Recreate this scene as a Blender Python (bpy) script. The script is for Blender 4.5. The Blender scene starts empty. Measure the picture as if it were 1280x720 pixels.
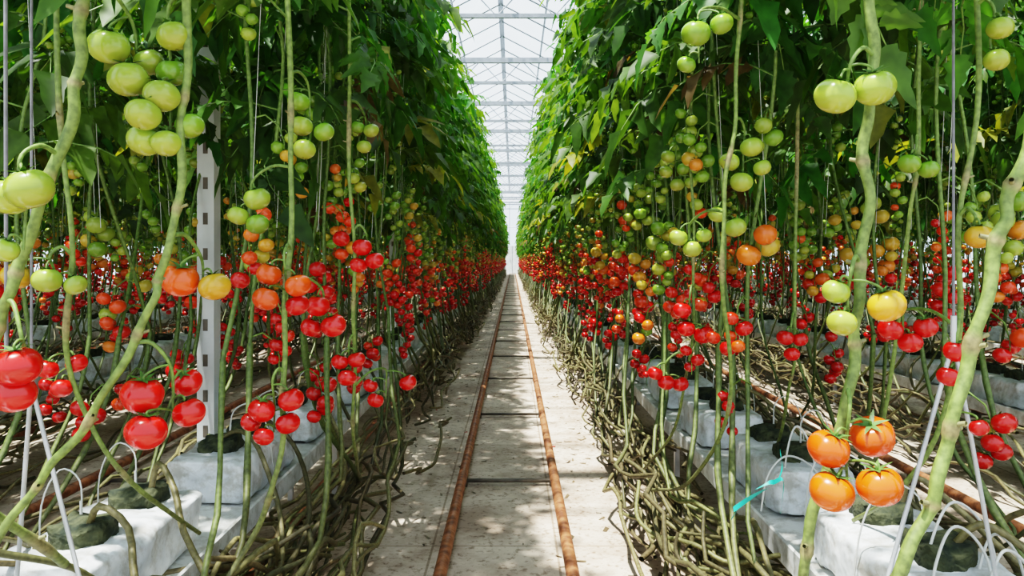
import bpy, math, numpy as np
from mathutils import Vector, Matrix, noise
rng=np.random.default_rng(11)
sc=bpy.context.scene
COL=sc.collection

# ---------------------------------------------------------------- materials
def new_mat(name):
    m=bpy.data.materials.new(name); m.use_nodes=True
    nt=m.node_tree; b=nt.nodes['Principled BSDF']; return m,nt,b
def noisy(name,c1,c2,scale=8,rough=.6,metal=0,bump=0,bscale=40,detail=4,dirt=None):
    m,nt,b=new_mat(name)
    tc=nt.nodes.new('ShaderNodeTexCoord'); n=nt.nodes.new('ShaderNodeTexNoise')
    n.inputs['Scale'].default_value=scale; n.inputs['Detail'].default_value=detail
    r=nt.nodes.new('ShaderNodeValToRGB')
    r.color_ramp.elements[0].color=(*c1,1); r.color_ramp.elements[1].color=(*c2,1)
    r.color_ramp.elements[0].position=.35; r.color_ramp.elements[1].position=.65
    nt.links.new(tc.outputs['Object'],n.inputs['Vector']); nt.links.new(n.outputs['Fac'],r.inputs['Fac'])
    if dirt:
        n4=nt.nodes.new('ShaderNodeTexNoise'); n4.inputs['Scale'].default_value=17; n4.inputs['Detail'].default_value=7; n4.inputs['Roughness'].default_value=.7
        r4=nt.nodes.new('ShaderNodeValToRGB'); r4.color_ramp.elements[0].position=.38; r4.color_ramp.elements[0].color=(*dirt,1); r4.color_ramp.elements[1].position=.54; r4.color_ramp.elements[1].color=(1,1,1,1)
        mx=nt.nodes.new('ShaderNodeMix'); mx.data_type='RGBA'; mx.blend_type='MULTIPLY'; mx.inputs[0].default_value=.8
        nt.links.new(tc.outputs['Object'],n4.inputs['Vector']); nt.links.new(n4.outputs['Fac'],r4.inputs[0])
        nt.links.new(r.outputs[0],mx.inputs[6]); nt.links.new(r4.outputs[0],mx.inputs[7]); nt.links.new(mx.outputs[2],b.inputs['Base Color'])
    else: nt.links.new(r.outputs['Color'],b.inputs['Base Color'])
    b.inputs['Roughness'].default_value=rough; b.inputs['Metallic'].default_value=metal
    if bump:
        n2=nt.nodes.new('ShaderNodeTexNoise'); n2.inputs['Scale'].default_value=bscale
        bp=nt.nodes.new('ShaderNodeBump'); bp.inputs['Strength'].default_value=bump; bp.inputs['Distance'].default_value=.02
        nt.links.new(tc.outputs['Object'],n2.inputs['Vector']); nt.links.new(n2.outputs['Fac'],bp.inputs['Height'])
        nt.links.new(bp.outputs['Normal'],b.inputs['Normal'])
    return m
def attr_mat(name,rough,spec=.5,transl=0,nscale=60,namt=.25,coat=0):
    m,nt,b=new_mat(name)
    a=nt.nodes.new('ShaderNodeAttribute'); a.attribute_name='Col'
    tc=nt.nodes.new('ShaderNodeTexCoord'); n=nt.nodes.new('ShaderNodeTexNoise'); n.inputs['Scale'].default_value=nscale
    mr=nt.nodes.new('ShaderNodeMapRange'); mr.inputs[1].default_value=.3; mr.inputs[2].default_value=.7
    mr.inputs[3].default_value=1-namt; mr.inputs[4].default_value=1+namt
    vm=nt.nodes.new('ShaderNodeVectorMath'); vm.operation='SCALE'
    nt.links.new(tc.outputs['Object'],n.inputs['Vector']); nt.links.new(n.outputs['Fac'],mr.inputs[0])
    nt.links.new(a.outputs['Color'],vm.inputs[0]); nt.links.new(mr.outputs[0],vm.inputs['Scale'])
    nt.links.new(vm.outputs[0],b.inputs['Base Color'])
    b.inputs['Roughness'].default_value=rough; b.inputs['Specular IOR Level'].default_value=spec
    b.inputs['Coat Weight'].default_value=coat; b.inputs['Coat Roughness'].default_value=.08
    if transl:
        t=nt.nodes.new('ShaderNodeBsdfTranslucent'); mx=nt.nodes.new('ShaderNodeMixShader')
        g=nt.nodes.new('ShaderNodeVectorMath'); g.operation='MULTIPLY'; g.inputs[1].default_value=(2.6,2.4,.7)
        nt.links.new(vm.outputs[0],g.inputs[0]); nt.links.new(g.outputs[0],t.inputs['Color'])
        mx.inputs[0].default_value=transl
        nt.links.new(b.outputs[0],mx.inputs[1]); nt.links.new(t.outputs[0],mx.inputs[2])
        nt.links.new(mx.outputs[0],nt.nodes['Material Output'].inputs['Surface'])
    return m
M_stem=attr_mat('stem_skin',.55,nscale=90,namt=.4)
M_leaf=attr_mat('leaf_blade',.5,.35,.4,nscale=25,namt=.3)
M_fruit=attr_mat('tomato_skin',.22,.45,0,nscale=25,namt=.08,coat=.3)
M_bag=noisy('bag_plastic',(.52,.55,.58),(.78,.80,.82),9,.35,bump=.7,bscale=14,dirt=(.55,.5,.42))
M_gut=noisy('gutter_steel',(.50,.51,.50),(.74,.75,.74),5,.45,dirt=(.5,.46,.4))
M_cube=noisy('rockwool_algae',(.012,.018,.01),(.06,.065,.03),30,.95,bump=.8)
M_rust=noisy('rusty_pipe',(.13,.04,.016),(.36,.14,.06),25,.55,bump=.2)
M_dark=noisy('dark_steel',(.08,.07,.06),(.16,.13,.1),15,.6)
M_galv=noisy('galvanised_steel',(.38,.4,.42),(.55,.57,.6),12,.4,.4)
M_white=noisy('white_paint',(.55,.58,.59),(.7,.72,.73),6,.45)
M_truss=noisy('truss_steel',(.22,.24,.27),(.34,.36,.4),6,.45)
M_frame=noisy('aluminium_frame',(.25,.27,.31),(.36,.38,.43),3,.4,.2)
M_tube=noisy('drip_tube_plastic',(.5,.5,.48),(.66,.66,.63),10,.4)
M_teal=noisy('teal_ribbon',(.0,.25,.2),(.01,.38,.3),10,.5)
M_cord=noisy('grey_cord',(.12,.12,.13),(.2,.2,.22),30,.7)

def concrete(name,ca,cb,joint):
    m,nt,b=new_mat(name)
    tc=nt.nodes.new('ShaderNodeTexCoord')
    n=nt.nodes.new('ShaderNodeTexNoise'); n.inputs['Scale'].default_value=2.5; n.inputs['Detail'].default_value=8; n.inputs['Roughness'].default_value=.7
    r=nt.nodes.new('ShaderNodeValToRGB'); r.color_ramp.elements[0].color=(*ca,1); r.color_ramp.elements[1].color=(*cb,1)
    r.color_ramp.elements[0].position=.38; r.color_ramp.elements[1].position=.6
    br=nt.nodes.new('ShaderNodeTexBrick'); br.offset=0
    br.inputs['Color1'].default_value=(1,1,1,1); br.inputs['Color2'].default_value=(.88,.87,.86,1)
    br.inputs['Mortar'].default_value=(joint,joint*.9,joint*.8,1); br.inputs['Scale'].default_value=1
    br.inputs['Brick Width'].default_value=.51; br.inputs['Row Height'].default_value=1.72; br.inputs['Mortar Size'].default_value=.005
    mp=nt.nodes.new('ShaderNodeMapping'); mp.inputs['Location'].default_value=(.255,.3,0)
    mx=nt.nodes.new('ShaderNodeMix'); mx.data_type='RGBA'; mx.blend_type='MULTIPLY'; mx.inputs[0].default_value=1
    n3=nt.nodes.new('ShaderNodeTexNoise'); n3.inputs['Scale'].default_value=38; n3.inputs['Detail'].default_value=6; n3.inputs['Roughness'].default_value=.65
    r3=nt.nodes.new('ShaderNodeValToRGB'); r3.color_ramp.elements[0].position=.34; r3.color_ramp.elements[0].color=(.32,.24,.18,1); r3.color_ramp.elements[1].position=.47
    r3.color_ramp.elements[1].color=(1,1,1,1)
    mx2=nt.nodes.new('ShaderNodeMix'); mx2.data_type='RGBA'; mx2.blend_type='MULTIPLY'; mx2.inputs[0].default_value=.85
    L=nt.links.new
    L(tc.outputs['Object'],n.inputs['Vector']); L(n.outputs['Fac'],r.inputs['Fac']); L(tc.outputs['Object'],mp.inputs[0]); L(mp.outputs[0],br.inputs['Vector'])
    L(r.outputs[0],mx.inputs[6]); L(br.outputs['Color'],mx.inputs[7])
    L(tc.outputs['Object'],n3.inputs['Vector']); L(n3.outputs['Fac'],r3.inputs[0])
    L(mx.outputs[2],mx2.inputs[6]); L(r3.outputs[0],mx2.inputs[7]); L(mx2.outputs[2],b.inputs['Base Color'])
    b.inputs['Roughness'].default_value=.7
    return m
M_conc=concrete('aisle_concrete',(.36,.265,.195),(.66,.55,.44),.55)
M_sheet=concrete('ground_sheet',(.27,.22,.17),(.48,.42,.34),.6)

def glass_mat(name,tint,lo,hi):
    m=bpy.data.materials.new(name); m.use_nodes=True; nt=m.node_tree
    nt.nodes.remove(nt.nodes['Principled BSDF'])
    t=nt.nodes.new('ShaderNodeBsdfTransparent'); t.inputs[0].default_value=(*tint,1)
    d=nt.nodes.new('ShaderNodeBsdfTranslucent'); d.inputs[0].default_value=(.8,.88,.95,1)
    n=nt.nodes.new('ShaderNodeTexNoise'); n.inputs['Scale'].default_value=1.2
    tc=nt.nodes.new('ShaderNodeTexCoord'); nt.links.new(tc.outputs['Object'],n.inputs['Vector'])
    mr=nt.nodes.new('ShaderNodeMapRange'); mr.inputs[3].default_value=lo; mr.inputs[4].default_value=hi
    nt.links.new(n.outputs['Fac'],mr.inputs[0])
    mx=nt.nodes.new('ShaderNodeMixShader'); nt.links.new(mr.outputs[0],mx.inputs[0])
    nt.links.new(t.outputs[0],mx.inputs[1]); nt.links.new(d.outputs[0],mx.inputs[2]); nt.links.new(mx.outputs[0],nt.nodes['Material Output'].inputs[0])
    return m
M_glass=glass_mat('greenhouse_glass',(.84,.91,.96),.0,.12)

# ---------------------------------------------------------------- mesh builder
class MB:
    def __init__(s): s.V=[];s.F=[];s.M=[];s.C=[];s.n=0;s.mats=[]
    def mi(s,m):
        if m not in s.mats: s.mats.append(m)
        return s.mats.index(m)
    def add(s,v,f,mat,col=(.5,.5,.5)):
        v=np.asarray(v,np.float32); f=np.asarray(f,np.int32)
        s.V.append(v); s.F.append(f+s.n); s.M.append(np.full(len(f),s.mi(mat),np.int32))
        c=np.asarray(col,np.float32)
        if c.ndim==1: c=np.tile(c,(len(v),1))
        s.C.append(c); s.n+=len(v)
    def build(s,name,smooth=True):
        V=np.concatenate(s.V);F=np.concatenate(s.F).astype(np.int32);Mi=np.concatenate(s.M);C=np.concatenate(s.C)
        me=bpy.data.meshes.new(name); me.vertices.add(len(V)); me.vertices.foreach_set('co',V.ravel())
        me.loops.add(F.size); me.loops.foreach_set('vertex_index',F.ravel())
        me.polygons.add(len(F)); me.polygons.foreach_set('loop_start',np.arange(0,F.size,4,dtype=np.int32))
        me.polygons.foreach_set('material_index',Mi)
        me.polygons.foreach_set('use_smooth',np.full(len(F),smooth))
        for m in s.mats: me.materials.append(m)
        if M_stem in s.mats or M_fruit in s.mats or M_leaf in s.mats:
            a=me.color_attributes.new('Col','BYTE_COLOR','POINT')
            a.data.foreach_set('color',np.hstack([np.clip(C,0,1),np.ones((len(C),1),np.float32)]).ravel())
        me.update(calc_edges=True)
        s.V=s.F=s.M=s.C=None
        return me
def obj(name,me,parent=None,loc=(0,0,0),rotz=0,sc_=None):
    o=bpy.data.objects.new(name,me); COL.objects.link(o); o.location=loc; o.rotation_euler=(0,0,rotz)
    if parent: o.parent=parent
    if sc_: o.scale=sc_
    return o
def empty(name,loc=(0,0,0)):
    o=bpy.data.objects.new(name,None); COL.objects.link(o); o.location=loc; o.empty_display_size=.1; return o
def nrm(v): return v/(np.linalg.norm(v)+1e-9)

def tube(mb,pts,rad,mat,col,k=6):
    pts=np.asarray(pts,float); n=len(pts); rad=np.broadcast_to(np.asarray(rad,float),(n,))
    T=np.gradient(pts,axis=0); T/=np.linalg.norm(T,axis=1,keepdims=True)+1e-9
    a=np.array([1.,0,0]) if abs(T[0][0])<.8 else np.array([0,1.,0])
    ang=np.arange(k)*2*math.pi/k; ca=np.cos(ang)[:,None]; sa=np.sin(ang)[:,None]
    out=[]
    for i in range(n):
        a=nrm(a-T[i]*a.dot(T[i])); b=np.cross(T[i],a); out.append(pts[i]+rad[i]*(ca*a+sa*b))
    V=np.concatenate(out)
    i=np.arange(n-1)[:,None]*k; j=np.arange(k)[None]; j2=(j+1)%k
    F=np.stack([i+j,i+j2,i+k+j2,i+k+j],-1).reshape(-1,4)
    c=np.asarray(col,float)
    if c.ndim==2: c=np.repeat(c,k,axis=0)
    mb.add(V,F,mat,c)
def smooth(pts,m=5):
    P=np.asarray(pts,float); P=np.vstack([2*P[0]-P[1],P,2*P[-1]-P[-2]]); out=[]
    for i in range(1,len(P)-2):
        for t in np.arange(m)/m:
            out.append(.5*((2*P[i])+(-P[i-1]+P[i+1])*t+(2*P[i-1]-5*P[i]+4*P[i+1]-P[i+2])*t*t+(-P[i-1]+3*P[i]-3*P[i+1]+P[i+2])*t**3))
    out.append(P[-2]); return np.array(out)
BOXF=np.array([[0,1,3,2],[4,6,7,5],[0,4,5,1],[2,3,7,6],[0,2,6,4],[1,5,7,3]])
def box(mb,lo,hi,mat):
    v=[(x,y,z) for x in (lo[0],hi[0]) for y in (lo[1],hi[1]) for z in (lo[2],hi[2])]
    mb.add(v,BOXF,mat)
def beam(mb,a,b,w,mat):
    tube(mb,[a,b],w,mat,(.5,.5,.5),4)

# ---------------------------------------------------------------- leaf templates
LG=np.array([.040,.112,.016])
def leaflet(L,p,d,n,ln,w,V,F,off,sec=8):
    d=nrm(d); b=nrm(np.cross(n,d)); n=np.cross(d,b); vs=[]
    curl=L.uniform(.15,.6)
    for i in range(sec+1):
        t=i/sec; ww=w*(math.sin(math.pi*min(1,t**.68))+.02)*(1+((.24 if i%2 else -.22) if sec>3 else .05))
        mid=p+d*ln*t+np.array([0,0,-1])*ln*curl*t*t
        vs+= [mid-b*ww+n*ww*.35-d*ww*.25, mid, mid+b*ww+n*ww*.35-d*ww*.25]
    V+=vs
    for i in range(sec):
        o=off+i*3
        F+=[[o,o+1,o+4,o+3],[o+1,o+2,o+5,o+4]]
    return off+len(vs)
def leaf_template(seed,sec,parts,k=1.):
    L=np.random.default_rng(seed); V=[];F=[];off=0
    ln=.35; e0=math.radians(L.uniform(10,40)); e1=math.radians(L.uniform(-80,-40)); N=12
    P=[np.zeros(3)];Tn=[]
    for i in range(N):
        e=e0+(e1-e0)*i/N; t=np.array([math.cos(e),.25*math.sin(i*.4+seed),math.sin(e)]); t=nrm(t); Tn.append(t); P.append(P[-1]+t*ln/N)
    Tn.append(Tn[-1])
    for f,sl in parts:
        i=int(f*N); t=Tn[i]; up=nrm(np.array([-t[2],0,t[0]])); lat=nrm(np.cross(up,t))
        for s in (-1,1):
            d=nrm(lat*s+t*L.uniform(.3,.7)+np.array([0,0,-L.uniform(.0,.8)]))
            q=P[i]+d*.012*sl
            off=leaflet(L,q,d,up+.45*L.normal(size=3),k*.098*sl*L.uniform(.8,1.2),k*.027*sl*L.uniform(.85,1.2),V,F,off,sec)
    t=Tn[-1]; up=nrm(np.array([-t[2],0,t[0]]))
    off=leaflet(L,P[-1],t,up,k*.11,k*.034,V,F,off,sec)
    return np.array(V),np.array(F),np.array(P)
LEAF_HI=[leaf_template(i,8,((.25,.5),(.36,.95),(.46,.45),(.56,1.1),(.67,.5),(.77,1.05),(.9,.75)),.92) for i in range(6)]
LEAF_MD=[leaf_template(i+20,4,((.25,.6),(.38,1.),(.5,.5),(.6,1.15),(.72,.5),(.82,1.05))) for i in range(10)]
LEAF_LO=[leaf_template(i+40,2,((.3,.8),(.45,1.1),(.63,1.15),(.82,1.05)),1.08) for i in range(8)]
def add_leaf(mb,R,p,az,sc_,bright,lib=None):
    lib=lib or LEAF_MD
    V,F,P=lib[R.integers(len(lib))]
    tl=R.uniform(-.4,.3); ro=R.uniform(-.5,.5)
    M=np.array(Matrix.Rotation(az,3,'Z')@Matrix.Rotation(tl,3,'Y')@Matrix.Rotation(ro,3,'X'))*sc_
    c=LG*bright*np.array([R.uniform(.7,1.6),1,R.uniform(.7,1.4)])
    u=R.random(); low=p[2]<2.05
    if u<(.07 if low else .012): c=np.array([.17,.19,.025])*R.uniform(.6,1.1)
    elif u<(.10 if low else .016): c=np.array([.10,.07,.03])*R.uniform(.6,1.2)
    mb.add(V@M.T+p,F,M_leaf,c)
    if lib is not LEAF_LO:
        Q=P[::3]; tube(mb,Q@M.T+p,np.linspace(.0035,.0015,len(Q)),M_stem,(.11,.19,.04),3 if lib is LEAF_MD else 5)

# ---------------------------------------------------------------- fruit
def fruit_template(nu,nv,lob=5):
    V=[]
    for j in range(nv+1):
        ph=math.pi*(.02+.96*j/nv)
        for i in range(nu):
            th=2*math.pi*i/nu
            r=math.sin(ph)*(1+.025*math.cos(lob*th)*math.sin(ph))
            z=math.cos(ph)*.88
            top=math.exp(-(ph/.38)**2)*.16
            V.append((r*math.cos(th),r*math.sin(th),z-top+.03*math.exp(-((math.pi-ph)/.4)**2)))
    i=np.arange(nv)[:,None]*nu; j=np.arange(nu)[None]; j2=(j+1)%nu
    F=np.stack([i+j,i+nu+j,i+nu+j2,i+j2],-1).reshape(-1,4)
    return np.array(V),F
def calyx_template(nsep,sec):
    V=[];F=[]
    for k in range(nsep):
        a=2*math.pi*k/nsep+.15*math.sin(k*5); ca,sa=math.cos(a),math.sin(a); ln=.78+.14*math.sin(k*3.1)
        o=len(V)
        for i in range(sec+1):
            t=i/sec; r=.05+ln*t; z=.76+.10*math.sin(t*2.4)+.10*t**3; w=.15*(1-t)**.8*min(1,.5+t*2)+.006
            V+=[(r*ca-w*sa,r*sa+w*ca,z),(r*ca+w*sa,r*sa-w*ca,z)]
        for i in range(sec):
            q=o+2*i; F.append([q,q+1,q+3,q+2])
    return np.array(V),np.array(F)
FR=[fruit_template(6,4),fruit_template(10,7),fruit_template(32,20)]
CY=[None,calyx_template(5,2),calyx_template(6,6)]
RED=np.array([.50,.005,.0025]);ORG=np.array([.70,.072,.005]);YEL=np.array([.50,.26,.022]);GRN=np.array([.165,.30,.025]);PALE=np.array([.27,.36,.045])
def axis_mat(ax):
    ax=nrm(ax); a=np.array([1.,0,0]) if abs(ax[0])<.8 else np.array([0,1.,0]); x=nrm(a-ax*a.dot(ax)); y=np.cross(ax,x)
    return np.stack([x,y,ax],1)
def add_fruit(mb,c,r,ax,col,lv=1,spin=0.):
    M=axis_mat(ax)@np.array(Matrix.Rotation(spin,3,'Z'))*r
    V,F=FR[lv]
    if lv==2:   # gentle shoulder-to-tip ripeness gradient of the real skin
        g=V[:,2:3]; col=np.clip(np.asarray(col)*(1+np.array([[-.05,.22,.1]])*g),0,1)
    mb.add(V@M.T+c,F,M_fruit,col)
    if lv: V,F=CY[lv]; mb.add(V@M.T+c,F,M_stem,(.055,.125,.02))
def add_truss(mb,R,p,az,z,ripe,lv):
    n=int(R.integers(3,7)) if z>1.2 else int(R.integers(2,6)); out=np.array([math.cos(az),math.sin(az),0])
    side=np.array([-out[1],out[0],0])
    if lv:
        path=[p,p+out*.035+[0,0,.012],p+out*.07+[0,0,-.015],p+out*.085+[0,0,-.06],p+out*.085+[0,0,-.12]]
        tube(mb,path,[.003,.003,.0028,.0022,.0015],M_stem,(.13,.21,.04),3)
    r0=.029 if z<1.4 else max(.014,.029-.019*(z-1.4)); r0*=R.uniform(.65,1.12)
    C=[];rr=[]
    for i in range(n):
        r=r0*R.uniform(.75,1.1); q=p+out*.085+np.array([0,0,-.035-.026*i]); a=i*2.3+R.uniform(-.4,.4)
        C.append(q+(out*math.cos(a)+side*math.sin(a))*r*.9+[0,0,-r*.6]); rr.append(r)
    C=np.array(C)
    for _ in range(8):
        for i in range(n):
            for j in range(i):
                d=C[i]-C[j]; l=np.linalg.norm(d)+1e-6; m=(rr[i]+rr[j])*.95
                if l<m: s=d/l*(m-l)*.5; C[i]+=s; C[j]-=s
    for i in range(n):
        q=p+out*.085+np.array([0,0,-.03-.02*i]); ax=nrm(q-C[i])+np.array([0,0,.9])
        v=ripe+R.normal()*.17
        if v<.35: col=RED*R.uniform(.75,1.15)
        elif v<.55: col=RED+(ORG-RED)*(v-.35)/.2
        elif v<.68: col=ORG+(YEL-ORG)*(v-.55)/.13
        elif v<.85: col=YEL+(PALE-YEL)*(v-.68)/.17
        else: col=(GRN if R.random()<.6 else PALE)*R.uniform(.75,1.1)
        add_fruit(mb,C[i],rr[i],ax,np.clip(col,0,1),lv,R.uniform(0,6))

# ---------------------------------------------------------------- plant row segment
LOWC=np.array([.085,.072,.03]); UPC=np.array([.12,.19,.042])
def low_stem(mb,R,s,x,y,dr,L=1.9,lv=1):
    """bare old stem that comes down from a plant and is laid along the gutter"""
    a=[(x,y,.95),(x+s*.01,y-.04*dr,.78),(x+s*.04,y-.14*dr,.6),(x+s*R.uniform(.03,.11),y-.30*dr,R.uniform(.38,.48))]
    yy=y-.30*dr; bx=R.uniform(-.01,.14); bz=R.uniform(.2,.42); n=int(L/.17)
    for i in range(n):
        yy-=dr*.17
        a.append((x+s*(bx+R.normal()*.03),yy,max(.08,bz+.05*math.sin(i*.9+x*50)+R.normal()*.026-.02*i*(bz<.28))))
    pts=smooth(a,2) if lv else np.array(a); c=LOWC*R.uniform(.5,1.9)*[1,R.uniform(.85,1.2),1]; n=len(pts)
    w=np.clip(np.linspace(0,1,n)*3,0,1)[:,None]
    tube(mb,pts,.0078*R.uniform(.8,1.25)*(1+.15*np.sin(np.arange(n)*1.9)),M_stem,UPC*.7*(1-w)+c*w,5 if lv else 3)
def make_segment(seed,lv,L=2.5,npl=11,leaf0=1.66):
    R=np.random.default_rng(seed); mb=MB()
    for s in (-1,1):
        dr=1
        for i in range(npl):
            y=(i+.5+R.uniform(-.35,.35))*L/npl; x=s*(.30+R.normal()*.045); top=3.4+R.uniform(-.3,.2)
            ly=R.normal()*.16-.08; lx=R.normal()*.04
            zs=np.arange(.95,top,.22 if lv else .4); ph=R.uniform(0,6)
            pts=[(x+.024*math.sin(z*5+ph)+s*.02*(z-.9)+lx*max(0,1.9-z),y+.05*math.sin(z*3.1+ph*2)+R.normal()*.012+ly*max(0,1.9-z)**1.5,z) for z in zs]
            P=smooth(pts,2) if lv else np.array(pts); w=np.clip((P[:,2:3]-.9)/.6,0,1)
            tube(mb,P,np.linspace(.0066,.0043,len(P)),M_stem,(UPC*.65)*(1-w)+UPC*R.uniform(.7,1.15)*w,5 if lv else 3)
            def at(z): return np.array([np.interp(z,P[:,2],P[:,0]),np.interp(z,P[:,2],P[:,1]),z])
            if lv: tube(mb,[(x+s*.01,y,1.3),(x+s*.05,y,2.2),(x+s*.07,y,3.5)],.0011,M_tube,(.5,.5,.5),3)
            xb,yb=P[0][0],P[0][1]
            low_stem(mb,R,s,xb,yb,dr if R.random()<.8 else -dr,1.9,lv)
            for _ in range(2 if lv else 1):
                if R.random()>.6: continue
                dd=1 if R.random()<.7 else -1
                y2=yb+R.uniform(-.1,.1); a=[]; bx=R.uniform(-.02,.15); bz=R.uniform(.14,.4)
                for q in range(11): a.append((xb+s*(bx+R.normal()*.03),y2-dd*.17*q,max(.07,bz+.05*math.sin(q+x*40)+R.normal()*.02)))
                a=smooth(a,2) if lv else np.array(a)
                tube(mb,a,.0078*R.uniform(.8,1.25),M_stem,LOWC*R.uniform(.5,1.9),5 if lv else 3)
            az=R.uniform(0,6.28); z=leaf0+R.uniform(-.25,.3); dens=R.uniform(.8,1.3)
            while z<top:
                az+=2.4; z+=R.uniform(.055,.085)*dens
                sz=R.uniform(.75,1.2)*(1 if z<3.1 else .75)
                inn=math.cos(az)*s
                if inn>.4: sz*=.9
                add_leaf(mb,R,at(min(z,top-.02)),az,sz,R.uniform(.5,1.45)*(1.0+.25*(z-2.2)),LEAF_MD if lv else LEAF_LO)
            off=R.normal()*.1
            for tz in (.84,.99,1.13,1.27,1.42,1.58,1.75,1.95,2.15):
                if R.random()<(.54 if tz<1.2 else .3): continue
                zz=tz+R.uniform(-.06,.06)
                a=(0 if s>0 else math.pi)+R.uniform(-1.5,1.5)
                add_truss(mb,R,at(max(zz,.96)) if zz>.96 else np.array([xb,yb-.04,zz]),a,zz,.60+(zz-.06+off-1.22)*1.55,lv)
    return mb.build('tomato_vines_segment')
SEG_N=[make_segment(100+i,1) for i in range(2)]
SEG_F=[make_segment(200+i,0) for i in range(2)]

# ---------------------------------------------------------------- bags / gutter
CL=-1.0; CR=.93; PITCH=1.85
LEFT=[CL-PITCH*i for i in range(5)]; RIGHT=[CR+PITCH*i for i in range(5)]
sg=lambda v,e: math.copysign(abs(v)**e,v)
def superbox(mb,R,c,h,nu,nv,ea,eb,n1,s1,n2,s2,mat,sd):
    """closed, crumpled rounded box (lengthwise axis y)"""
    V=[]
    for j in range(nv+3):
        jj=min(max(j-1,0),nv); cap=0. if j in (0,nv+2) else 1.
        ph=math.pi*(.03+.94*jj/nv)-math.pi/2
        for i in range(nu):
            th=2*math.pi*i/nu; cr=abs(math.cos(ph))**eb*cap
            x=h[0]*sg(math.cos(th),ea)*cr; z=h[2]*sg(math.sin(th),ea)*cr; y=h[1]*sg(math.sin(ph),.5)
            nn=noise.noise_vector(Vector((x*n1+sd,y*n1*.8,z*n1)))*s1+noise.noise_vector(Vector((x*n2,y*n2+sd,z*n2)))*s2
            V.append((c[0]+x+nn.x,c[1]+y+nn.y,c[2]+max(z+nn.z,-h[2])))
    i=np.arange(nv+2)[:,None]*nu; j=np.arange(nu)[None]; j2=(j+1)%nu
    mb.add(V,np.stack([i+j,i+j2,i+nu+j2,i+nu+j],-1).reshape(-1,4),mat)
def make_bags(seed):
    """three bags of substrate with propagation cubes, stems and drip lines = 2.5 m of row"""
    R=np.random.default_rng(seed); mb=MB()
    for b in range(3):
        y0=b*.8333; sd0=seed*3+b*1.7
        superbox(mb,R,(R.uniform(-.01,.01),y0,.074),(.135,.27,.074),36,30,.22,.10,12,.016,36,.008,M_bag,sd0)
        for yc in (-.11,.15):
            yy=yc+y0
            superbox(mb,R,(0,yy,.158),(.062,.062,.032),20,10,.3,.3,40,.014,90,.007,M_cube,sd0+yc)
            for s in ((-1,) if R.random()<.5 else (1,)):
                a=[(s*.01,yy,.17),(s*.05,yy-.03,.23),(s*.13,yy-.08,.21),(s*.21,yy-.16,.12),(s*.30,yy-.3,.02),(s*.36,yy-.55,-.05),(s*.34,yy-.9,-.1)]
                a=np.array(a)+R.normal(size=(7,3))*.014
                tube(mb,smooth(a,3),.0085,M_stem,LOWC*R.uniform(.7,1.7),5)
            sd=R.choice([-1,1])
            tube(mb,smooth([(.02*sd,yy+.02,.18),(.03*sd,yy+.03,.27),(.09*sd,yy+.05,.29),(.14*sd,yy+.06,.2),(.155*sd,yy+.08,.03)],4),.0022,M_tube,(.5,.5,.5),4)
            tube(mb,[(.02*sd,yy+.02,.16),(.022*sd,yy+.022,.225)],.0035,M_tube,(.5,.5,.5),5)
    return mb.build('grow_bag_mesh')
BAG=[make_bags(i) for i in range(2)]
def make_gutter():
    mb=MB(); Y0,Y1=.3,62.; prof=[(-.18,.43),(-.185,.425),(-.185,.36),(-.12,.335),(.12,.335),(.185,.36),(.185,.425),(.18,.43),(.165,.40),(.1,.405),(-.1,.405),(-.165,.40)]
    n=len(prof); V=[(x,Y0,z) for x,z in prof]+[(x,Y1,z) for x,z in prof]
    mb.add(V,[[i,(i+1)%n,n+(i+1)%n,n+i] for i in range(n)],M_gut)
    for y in np.arange(1.3,62,2.5):
        for x in (-.11,.11): box(mb,(x-.012,y-.012,0),(x+.012,y+.012,.34),M_galv)
        box(mb,(-.13,y-.015,.32),(.13,y+.015,.336),M_galv)
    return mb.build('growing_gutter',False)
GUT=make_gutter()
k=0
for ri,(cx,side) in enumerate([(c,-1) for c in LEFT]+[(c,1) for c in RIGHT]):
    near=abs(cx)<1.5
    obj('growing_gutter',GUT,loc=(cx,0,0))
    e=empty('tomato_plant_row',(cx,0,0)); g=empty('grow_bag_row',(cx,0,0))
    y=1.95 if near else 1.0+rng.uniform(0,.5)
    far=60 if abs(cx)<3.5 else 30
    nearlim=14 if near else (8 if abs(cx)<3.5 else 0)
    i=0
    while y<far:
        rot=0 if (rng.random()<.5 or i==0) else math.pi
        lib=SEG_N if y<nearlim else SEG_F
        obj('vines_%d'%i,lib[(k+ri//5)%2],e,(rng.uniform(-.03,.03)*(i>0),y+(2.5 if rot else 0),0),rot,(1,1,1 if i==0 else rng.uniform(.95,1.05))); y+=2.5; i+=1; k+=1
    y=(2.45+.27 if side<0 else 2.33+.27)-.833*2; i=0
    while y<min(far,45):
        obj('grow_bags_%d'%i,BAG[i%2],g,(0,y,.405)); y+=2.5; i+=1

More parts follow.
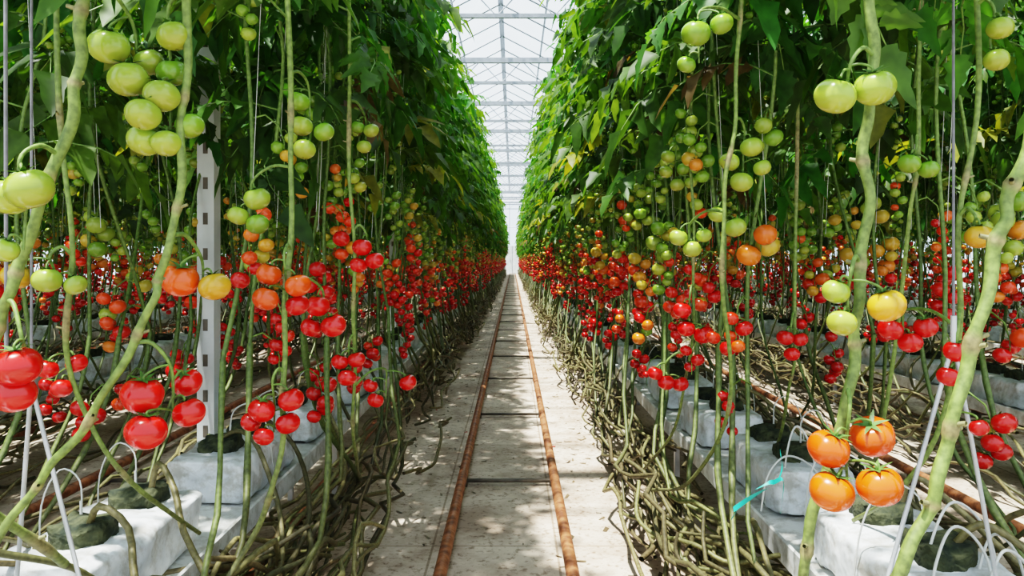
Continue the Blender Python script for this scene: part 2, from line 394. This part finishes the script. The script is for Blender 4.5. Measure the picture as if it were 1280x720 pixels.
# ---------------------------------------------------------------- foreground plants (row ends, hand placed in the row)
def fg_stem(mb,pts,r,seed=0,col=None):
    R=np.random.default_rng(int(seed*10)+5); P=smooth(pts,8); n=len(P); r=r*.84
    P=P+np.stack([.003*np.sin(np.arange(n)*.7+seed),.003*np.cos(np.arange(n)*.6),np.zeros(n)],1)
    node=(np.sin(np.arange(n)*.62+seed)>.93)
    rad=r*(1+.06*np.sin(np.arange(n)*.5)+.28*node)
    c=np.tile(col if col is not None else np.array([.14,.205,.048]),(n,1)); c[node]=(.22,.19,.085)
    z=P[:,2:3]; w=np.clip((.85-z)/.4,0,1); c=c*(1-w)+np.array([.11,.105,.042])*w
    tube(mb,P,rad,M_stem,c,12)
    for i in np.where(node)[0]:
        a=R.uniform(0,6.28); d=np.array([math.cos(a),math.sin(a),.3])
        tube(mb,[P[i],P[i]+d*(r+.004),P[i]+d*(r+.012)],[r*.5,r*.42,r*.36],M_stem,(.19,.18,.08),8)
    return P
stems=[ # x, y, z
 dict(p=[(.60,1.27,3.3),(.60,1.27,2.4),(.588,1.25,1.825),(.588,1.25,1.628),(.5935,1.25,1.509),(.578,1.25,1.404),(.584,1.25,1.2855),(.567,1.25,1.141),(.562,1.25,1.049),(.541,1.25,.93),(.49,1.25,.77),(.483,1.26,.66),(.53,1.4,.45),(.6,1.7,.3)],r=.0105),
 dict(p=[(.86,1.1,3.3),(.84,1.1,2.2),(.79,1.1,1.55),(.7515,1.1,1.391),(.719,1.1,1.287),(.703,1.1,1.229),(.676,1.1,1.113),(.647,1.1,1.009),(.624,1.1,.916),(.601,1.1,.835),(.555,1.1,.743),(.52,1.12,.62),(.54,1.3,.42),(.58,1.6,.3)],r=.0112),
 dict(p=[(.60,1.9,3.3),(.58,1.9,2.4),(.568,1.9,1.85),(.554,1.9,1.55),(.528,1.9,1.35),(.54,1.95,1.1),(.60,2.1,.8),(.56,2.4,.5),(.50,2.8,.35)],r=.0065),
 dict(p=[(-.66,1.2,3.3),(-.65,1.2,2.3),(-.66,1.2,1.8),(-.677,1.2,1.61),(-.686,1.2,1.509),(-.698,1.2,1.421),(-.753,1.2,1.269),(-.787,1.2,1.168),(-.81,1.2,1.105),(-.86,1.22,.98),(-.92,1.3,.8),(-.88,1.5,.6)],r=.0105),
 dict(p=[(-.56,1.3,3.3),(-.55,1.3,2.2),(-.555,1.3,1.645),(-.565,1.3,1.439),(-.573,1.3,1.289),(-.603,1.3,1.179),(-.617,1.3,1.125),(-.672,1.3,1.015),(-.74,1.3,.906),(-.8085,1.3,.824),(-.877,1.3,.728),(-.96,1.28,.62)],r=.0085),
 dict(p=[(-.55,1.8,3.3),(-.54,1.8,2.3),(-.53,1.8,1.7),(-.524,1.8,1.3425),(-.54,1.8,1.058),(-.543,1.8,.8675),(-.562,1.8,.6775),(-.648,1.8,.4875),(-.72,1.7,.36)],r=.008),
 dict(p=[(-.48,2.2,3.3),(-.47,2.2,2.2),(-.475,2.2,1.6),(-.46,2.2,1.2),(-.47,2.25,.9),(-.50,2.4,.6),(-.56,2.8,.40)],r=.0065),
 dict(p=[(.56,2.35,3.3),(.56,2.35,2.2),(.55,2.35,1.6),(.56,2.35,1.2),(.56,2.4,.9),(.54,2.6,.6),(.50,3.,.36)],r=.0055),
 dict(p=[(.93,1.55,3.3),(.93,1.55,2.2),(.95,1.55,1.6),(.91,1.55,1.25),(.93,1.6,.95),(.88,1.7,.7),(.85,1.9,.55)],r=.0065),
 dict(p=[(-.93,1.55,3.3),(-.92,1.55,2.2),(-.93,1.55,1.6),(-.90,1.55,1.25),(-.93,1.6,.95),(-.85,1.7,.7),(-.8,1.95,.5)],r=.0065),
]
G,Y,O,Rd,P_=GRN,YEL,ORG,RED*1.12,PALE
cl=[
 [(-.634,1.30,.969,.0355,Rd),(-.613,1.27,.913,.034,Rd),(-.566,1.33,.933,.028,Rd),(-.592,1.38,.978,.027,Rd)],
 [(-.749,1.15,1.039,.034,Rd),(-.761,1.16,.996,.032,Rd)],
 [(-.70,1.10,1.303,.0335,P_*.95),(-.742,1.12,1.293,.03,P_),(-.755,1.13,1.215,.02,P_)],
 [(-.685,1.29,1.5625,.034,P_),(-.647,1.28,1.504,.033,P_),(-.637,1.33,1.546,.026,P_)],
 [(-.58,1.3,1.583,.028,P_),(-.596,1.33,1.528,.027,G),(-.592,1.28,1.476,.030,P_),(-.613,1.26,1.441,.029,P_),(-.630,1.30,1.404,.029,P_),(-.562,1.32,1.433,.025,G),(-.588,1.29,1.398,.025,P_)],
 [(-.613,1.4,1.163,.034,O),(-.549,1.4,1.151,.029,Y)],
 [(-.546,1.7,1.168,.028,O*.9),(-.546,1.68,1.114,.029,O*.9),(-.481,1.7,1.143,.029,O),(-.488,1.72,1.098,.027,Rd)],
 [(-.578,1.75,.854,.031,Rd),(-.511,1.75,.878,.030,Rd),(-.61,1.77,.823,.024,Rd),(-.567,1.73,.798,.023,Rd),(-.521,1.76,.822,.028,Rd)],
 [(-.488,1.9,1.085,.030,Rd),(-.448,1.9,1.036,.032,Rd),(-.51,1.92,1.03,.027,Rd)],
 [(-.452,2.2,.912,.026,Rd),(-.500,2.2,.905,.025,Rd),(-.476,2.18,.862,.027,Rd)],
 [(-.436,2.2,1.237,.029,Rd),(-.400,2.2,1.198,.027,Rd),(-.448,2.2,1.185,.025,Rd)],
 [(-.331,2.4,.813,.028,Rd),(-.433,2.4,.757,.026,Rd),(-.453,2.42,.80,.024,Rd)],
 [(-.536,1.9,1.596,.028,G),(-.528,1.9,1.535,.028,P_),(-.472,1.9,1.52,.026,G),(-.516,1.88,1.474,.028,P_)],
 [(-.606,1.8,1.345,.031,P_),(-.604,1.8,1.285,.027,G),(-.65,1.8,1.305,.025,P_)],
 [(-.438,2.35,1.60,.024,P_),(-.48,2.35,1.61,.022,G),(-.46,2.35,1.55,.023,P_)],
 [(-.92,1.5,1.16,.028,P_),(-.98,1.5,1.168,.028,Y),(-.875,1.52,1.15,.022,P_)],
 [(-.98,1.6,.97,.022,Rd),(-.95,1.6,.93,.022,Rd),(-.93,1.62,.98,.022,Rd)],
 [(.499,1.2,.902,.0325,O),(.577,1.22,.917,.0345,O),(.495,1.18,.8405,.034,O*[1,1.3,1]),(.5605,1.16,.855,.034,O*[1,1.2,1])],
 [(.509,1.2,1.459,.032,P_),(.571,1.2,1.472,.032,P_)],
 [(.59,1.2,1.128,.029,Y*[1.1,1.05,1]),(.519,1.22,1.149,.022,P_),(.52,1.2,1.1005,.023,P_*[1.1,1,1])],
 [(.586,1.95,1.4,.029,P_),(.613,1.95,1.49,.029,P_),(.556,1.95,1.452,.026,P_),(.64,1.95,1.437,.023,P_)],
 [(.586,2.0,1.286,.029,P_),(.538,2.0,1.32,.024,P_)],
 [(.41,1.7,1.707,.033,G),(.467,1.7,1.728,.026,G),(.40,1.75,1.65,.022,G)],
 [(.495,2.1,1.230,.026,P_),(.4575,2.1,1.262,.026,P_),(.528,2.1,1.268,.022,P_)],
 [(.578,2.3,.975,.031,Rd),(.513,2.3,1.048,.028,Rd),(.525,2.3,.992,.027,Rd)],
 [(.485,2.4,.813,.027,Rd),(.530,2.4,.808,.026,Rd),(.450,2.4,.842,.024,Rd)],
 [(.825,2.3,.965,.026,Rd),(.87,2.3,.96,.024,Rd),(.845,2.3,.915,.024,Rd)],
 [(.921,1.5,1.246,.027,Y)],
 [(.955,1.5,1.595,.024,P_),(.962,1.5,1.658,.025,P_)],
 [(.87,1.75,1.04,.028,Rd),(.915,1.75,1.01,.027,Rd),(.95,1.75,1.045,.027,Rd)],
 [(.86,1.5,.97,.022,Rd),(.875,1.5,1.02,.024,Rd),(.89,1.45,.88,.018,Rd)],
 [(.512,2.5,1.54,.024,P_),(.562,2.5,1.50,.024,G),(.504,2.5,1.49,.023,P_),(.54,2.5,1.447,.024,P_),(.585,2.5,1.455,.022,P_)],
 [(.939,1.8,1.428,.026,G),(.985,1.8,1.415,.024,G)],
]
plants=[]
for i,s in enumerate(stems):
    mb=MB(); P=fg_stem(mb,s['p'],s['r'],i*1.7); plants.append((mb,P))
R=np.random.default_rng(77)
for c in cl:
    m=np.mean([q[:3] for q in c],axis=0); topz=max(q[2]+q[3] for q in c)
    best=None
    for pi,(mb,P) in enumerate(plants):
        j=np.argmin(np.linalg.norm(P-np.array([m[0],m[1],topz+.03]),axis=1)); d=np.linalg.norm(P[j]-[m[0],m[1],topz+.03])
        if best is None or d<best[0]: best=(d,pi,P[j])
    d,pi,A=best; mb=plants[pi][0]
    hub=np.array([m[0],m[1]+.012,topz+.012])
    if d>.25:
        A=hub+np.array([.03,.05,.03])
        st=MB(); pp=[(A[0]+.02,A[1],3.3),(A[0]+.01,A[1],2.),tuple(A),(A[0],A[1]+.05,A[2]-.25),(A[0]+.02,A[1]+.35,.45),(A[0],A[1]+.8,.33)]
        P=fg_stem(st,pp,.006,pi); plants.append((st,P)); mb=st
    low=np.array([m[0],m[1]+.02,min(q[2] for q in c)])
    path=smooth([A,(A+hub)/2+np.array([0,0,.018]),hub,(hub+low)/2+np.array([0,.01,0]),low],5)
    tube(mb,path,np.linspace(.0042,.002,len(path)),M_stem,(.13,.21,.045),8)
    for (x,y,z,r,col) in c:
        C=np.array([x,y,z]); j=np.argmin(np.linalg.norm(path-(C+[0,0,r*.9]),axis=1)); h=path[j]
        ax=nrm(nrm(h-C)*.6+np.array([0,-.55 if r>.03 else -.2,1.0])); 
        tp=C+ax*r*.76
        tube(mb,smooth([h,(h+tp)/2+np.array([0,0,.008]),tp+ax*.008,tp],3),.0022,M_stem,(.12,.2,.04),6)
        add_fruit(mb,C,r,ax,np.clip(np.array(col)*R.uniform(.93,1.07),0,1),2,R.uniform(0,6))
for pi,(mb,P) in enumerate(plants):
    z=1.72+R.uniform(0,.1); az=R.uniform(0,6)
    order=np.argsort(P[:,2]); 
    while z<3.25:
        p=np.array([np.interp(z,P[order,2],P[order,0]),np.interp(z,P[order,2],P[order,1]),z])
        s=-1 if p[0]<0 else 1; sz=R.uniform(.75,1.05)*(.8 if math.cos(az)*s<-.2 else 1)
        add_leaf(mb,R,p,az,sz,R.uniform(.7,1.3),LEAF_HI if z<2.1 else LEAF_MD); az+=2.4; z+=R.uniform(.065,.09)
    obj('tomato_plant',mb.build('tomato_plant_mesh'))
mb=MB()
for i in range(60):
    s=-1 if i<40 else 1
    x0=(-1.2 if s<0 else 1.15)+R.uniform(-.2,.25)*-s*1.; x1=(-.62 if s<0 else .56)+R.uniform(-.1,.06)
    z0=R.uniform(.3,.72); z1=R.uniform(.16,.40); y0=R.uniform(1.0,1.8); y1=R.uniform(2.1,3.3)
    if i%3==0: x0=x1+R.normal()*.06-.05*s*0; z0=z1+R.uniform(-.05,.1)
    a=[(x0+(x1-x0)*t+R.normal()*.028,y0+(y1-y0)*t,z0+(z1-z0)*t-.10*math.sin(math.pi*t)+R.normal()*.028) for t in np.linspace(0,1,9)]
    P=smooth(a,5); n=len(P)
    tube(mb,P,.0068*R.uniform(.6,1.25)*(1+.2*(np.sin(np.arange(n)*1.1)>.9)),M_stem,np.array([.095,.082,.034])*R.uniform(.5,1.6)*[1,R.uniform(.9,1.25),1],8)
obj('draped_bare_vine_stems',mb.build('draped_stems'))

# ---------------------------------------------------------------- supports, cords, drip tubes, ribbon
for nm,top,legs,cord in (('wire_stem_support',(.87,1.5,1.04),[(.70,1.5,.43),(.98,1.5,.43)],(.868,1.5,3.4)),('wire_stem_support',(-.95,1.5,.955),[(-.82,1.5,.43),(-1.02,1.55,.43)],(-.95,1.5,3.4))):
    mb=MB()
    for l in legs: tube(mb,[top,(np.array(top)+l)/2,l],.0045,M_galv,(.5,.5,.5),8)
    tube(mb,[(top[0],top[1],top[2]-.02),top,(top[0],top[1],top[2]+.05)],.006,M_galv,(.5,.5,.5),8)
    tube(mb,[top,(np.array(top)+cord)/2,cord],.003,M_cord,(.5,.5,.5),6)
    obj(nm,mb.build(nm))
mb=MB(); tube(mb,[(-.866,1.3,.95),(-.868,1.3,1.8),(-.87,1.3,3.3)],.0035,M_cord,(.5,.5,.5),6)
obj('hanging_cord',mb.build('hanging_cord'))
mb=MB()
for (x,y) in ((.93,1.55),(.97,1.62),(1.0,1.5),(1.04,1.6),(.86,2.3),(.9,2.36),(.95,2.25)):
    h=R.uniform(.08,.16); w=R.uniform(.06,.12)
    tube(mb,smooth([(x-w,y,.44),(x-w*.8,y,.5+h*.6),(x-w*.2,y+.02,.52+h),(x+w*.6,y+.03,.5+h*.7),(x+w,y+.03,.45)],8),.003,M_tube,(.5,.5,.5),8)
obj('drip_irrigation_tubes',mb.build('drip_tubes'))
mb=MB()
def ribbon(pts,w):
    P=smooth(pts,6); V=[];F=[]
    for i,p in enumerate(P): V+=[p+[0,0,w*math.cos(i*.3)],p-[0,w*math.sin(i*.3),w]]
    for i in range(len(P)-1): F.append([2*i,2*i+1,2*i+3,2*i+2])
    mb.add(V,F,M_teal)
ribbon([(.70,1.99,.70),(.70,1.98,.66),(.67,1.95,.63),(.61,1.9,.615),(.545,1.88,.585)],.007)
ribbon([(.67,1.95,.63),(.65,1.95,.63),(.60,1.93,.61),(.535,1.86,.565)],.006)
ribbon([(.67,1.95,.63),(.69,1.94,.64),(.68,1.93,.56)],.006)
obj('teal_plastic_ribbon',mb.build('ribbon'))

# ---------------------------------------------------------------- floor, aisles, rails
mb=MB(); box(mb,(-10.28,-5,-.1),(9.72,66,0),M_sheet); obj('floor',mb.build('floor',False))
centers=[-.0225-.0125]+[ (LEFT[i]+LEFT[i+1])/2 for i in range(4)]+[(RIGHT[i]+RIGHT[i+1])/2 for i in range(4)]
for ci,cx in enumerate(centers):
    hw=.78 if ci==0 else .6
    mb=MB(); box(mb,(-hw,-1,0),(hw,63,.018),M_conc); obj('aisle_slab',mb.build('aisle_slab',False),loc=(cx-(.04 if ci==0 else 0),0,0))
    mb=MB()
    for s in (-1,1):
        tube(mb,[(s*.2355,y,.085) for y in np.linspace(-.5,62,8)],.0245,M_rust,(.5,.5,.5),12)
    for y in np.arange(.55,62,1.72):
        box(mb,(-.235,y-.012,.035),(.235,y+.012,.05),M_dark)
        for s in (-1,1): box(mb,(s*.2355-.02,y-.03,.018),(s*.2355+.02,y+.03,.065),M_dark)
    tube(mb,smooth([(-.2355,62,.085),(-.2,62.25,.085),(0,62.35,.085),(.2,62.25,.085),(.2355,62,.085)],6),.0245,M_rust,(.5,.5,.5),12)
    obj('pipe_rail_track',mb.build('pipe_rail'),loc=(cx+.0125,0,0))
for cx in LEFT[:2]:
    mb=MB(); tube(mb,[(cx+.22,y,.27) for y in np.linspace(.5,62,6)],.02,M_rust,(.5,.5,.5),10)
    for y in np.arange(1.3,62,2.5): box(mb,(cx+.1,y-.01,.25),(cx+.22,y+.01,.262),M_dark)
    obj('heating_pipe',mb.build('heating_pipe'))
mb=MB()
for i in range(1600):
    s=R.choice([-1,1]); x=-.04+s*abs(R.normal(.55,.25)); y=R.uniform(2,24); a=R.uniform(0,6.28); l=R.uniform(.006,.026); w=l*R.uniform(.15,.4)
    if abs(x+.06)>.74: continue
    d=np.array([math.cos(a),math.sin(a),0]); b=np.array([-d[1],d[0],0]); p=np.array([x,y,.0195])
    mb.add([p-d*l-b*w,p+d*l-b*w,p+d*l+b*w+[0,0,.006],p-d*l+b*w],[[0,1,2,3]],M_stem,(RED*.6 if R.random()<.04 else np.array([.12,.08,.04])*R.uniform(.5,1.5)))
obj('dry_leaf_litter',mb.build('litter'))

# ---------------------------------------------------------------- greenhouse shell
X0,X1,YA,YB=-10.28,9.72,-5.,65.; ZG,ZR=6.06,7.1
mbg=MB(); mbf=MB()
for kk in range(5):
    a=X0+4*kk; r=a+2; b=a+4
    for (xa,za,xb,zb) in ((a,ZG,r,ZR),(r,ZR,b,ZG)):
        mbg.add([(xa,YA,za),(xb,YA,zb),(xb,YB,zb),(xa,YB,za)],[[0,1,2,3]],M_glass)
        for y in np.arange(YA,YB,1.25): beam(mbf,(xa,y,za),(xb,y,zb),.022,M_frame)
        mx_,mz_=(xa+xb)/2,(za+zb)/2; beam(mbf,(mx_,YA,mz_),(mx_,YB,mz_),.022,M_frame)
    beam(mbf,(r,YA,ZR),(r,YB,ZR),.06,M_frame); 
    box(mbf,(a-.08,YA,ZG-.1),(a+.08,YB,ZG+.02),M_frame)
obj('ceiling',mbg.build('roof_glass',False)); 
obj('roof_glazing_frame',mbf.build('roof_frame',False))
mb=MB(); y=0; box(mb,(X0,y-.05,5.93),(X1,y+.05,6.05),M_truss); box(mb,(X0,y-.03,5.42),(X1,y+.03,5.49),M_truss)
x=X0; u=0
while x<X1-.4:
    za,zb=(5.45,5.98) if u%2==0 else (5.98,5.45); beam(mb,(x,y,za),(x+.5,y,zb),.011,M_truss); x+=.5; u+=1
TR=mb.build('truss',False)
mb=MB(); w=.036
box(mb,(-w,-w,0),(w,w,5.42),M_white)
for z in np.arange(.3,5,.15): box(mb,(-.01,-w-.002,z),(.01,-w+.001,z+.05),M_dark)
box(mb,(-.08,-.08,0),(.08,.08,.02),M_galv)
CO=mb.build('column',False)
for y in np.arange(3.25,YB,5.):
    obj('roof_truss',TR,loc=(0,y,0))
    for x in (-1.3,-9.3,6.7):
        if x<-2 and y>40: continue
        obj('steel_column',CO,loc=(x,y,0))
def wall(name,p0,p1):
    p0=np.array(p0,float);p1=np.array(p1,float); mb=MB(); d=p1-p0; L=np.linalg.norm(d)
    mb.add([(*p0,.6),(*p1,.6),(*p1,ZG),(*p0,ZG)],[[0,1,2,3]],M_glass)
    mb.add([(*p0,0),(*p1,0),(*p1,.6),(*p0,.6)],[[0,1,2,3]],M_white)
    n=int(L/1.25)
    for i in range(n+1):
        q=p0+d*i/n; beam(mb,(*q,0),(*q,ZG),.025,M_frame)
    for z in (.6,2.,4.): beam(mb,(*p0,z),(*p1,z),.03,M_frame)
    obj(name,mb.build(name,False))
wall('wall_left',(X0,YA),(X0,YB)); wall('wall_right',(X1,YA),(X1,YB)); wall('wall_back',(X0,YB),(X1,YB)); wall('wall_front',(X0,YA),(X1,YA))
mb=MB(); box(mb,(-1.0,YB-.1,0),(.9,YB-.04,2.4),M_white); box(mb,(-.06,YB-.12,0),(-.03,YB-.1,2.4),M_frame); box(mb,(-.2,YB-.14,1.0),(-.16,YB-.1,1.2),M_galv)
obj('door_1',mb.build('door',False))

# ---------------------------------------------------------------- light
w=bpy.data.worlds.new('sky'); sc.world=w; w.use_nodes=True; nt=w.node_tree
bg=nt.nodes['Background']; bg.inputs[0].default_value=(.86,.94,1,1); bg.inputs[1].default_value=1.8
sl=bpy.data.lights.new('sun','SUN'); sl.energy=14; sl.angle=math.radians(1.2); sl.color=(1,.93,.82)
so=bpy.data.objects.new('sun',sl); COL.objects.link(so); so.location=(0,-2,12)
so.rotation_euler=Vector((.2,.16,-1)).to_track_quat('-Z','Y').to_euler()

cam=bpy.data.cameras.new('camera'); co=bpy.data.objects.new('camera',cam); COL.objects.link(co)
co.location=(0,0,1.2); co.rotation_euler=(math.pi/2,0,0)
cam.sensor_width=36; cam.lens=950/1280*36; cam.shift_x=-1/1280; cam.shift_y=-35/1280; cam.clip_start=.02; cam.clip_end=200
sc.camera=co
sc.view_settings.view_transform='Filmic'
for lk in ('High Contrast','Filmic - High Contrast'):
    try: sc.view_settings.look=lk; break
    except Exception: pass
sc.view_settings.exposure=.28
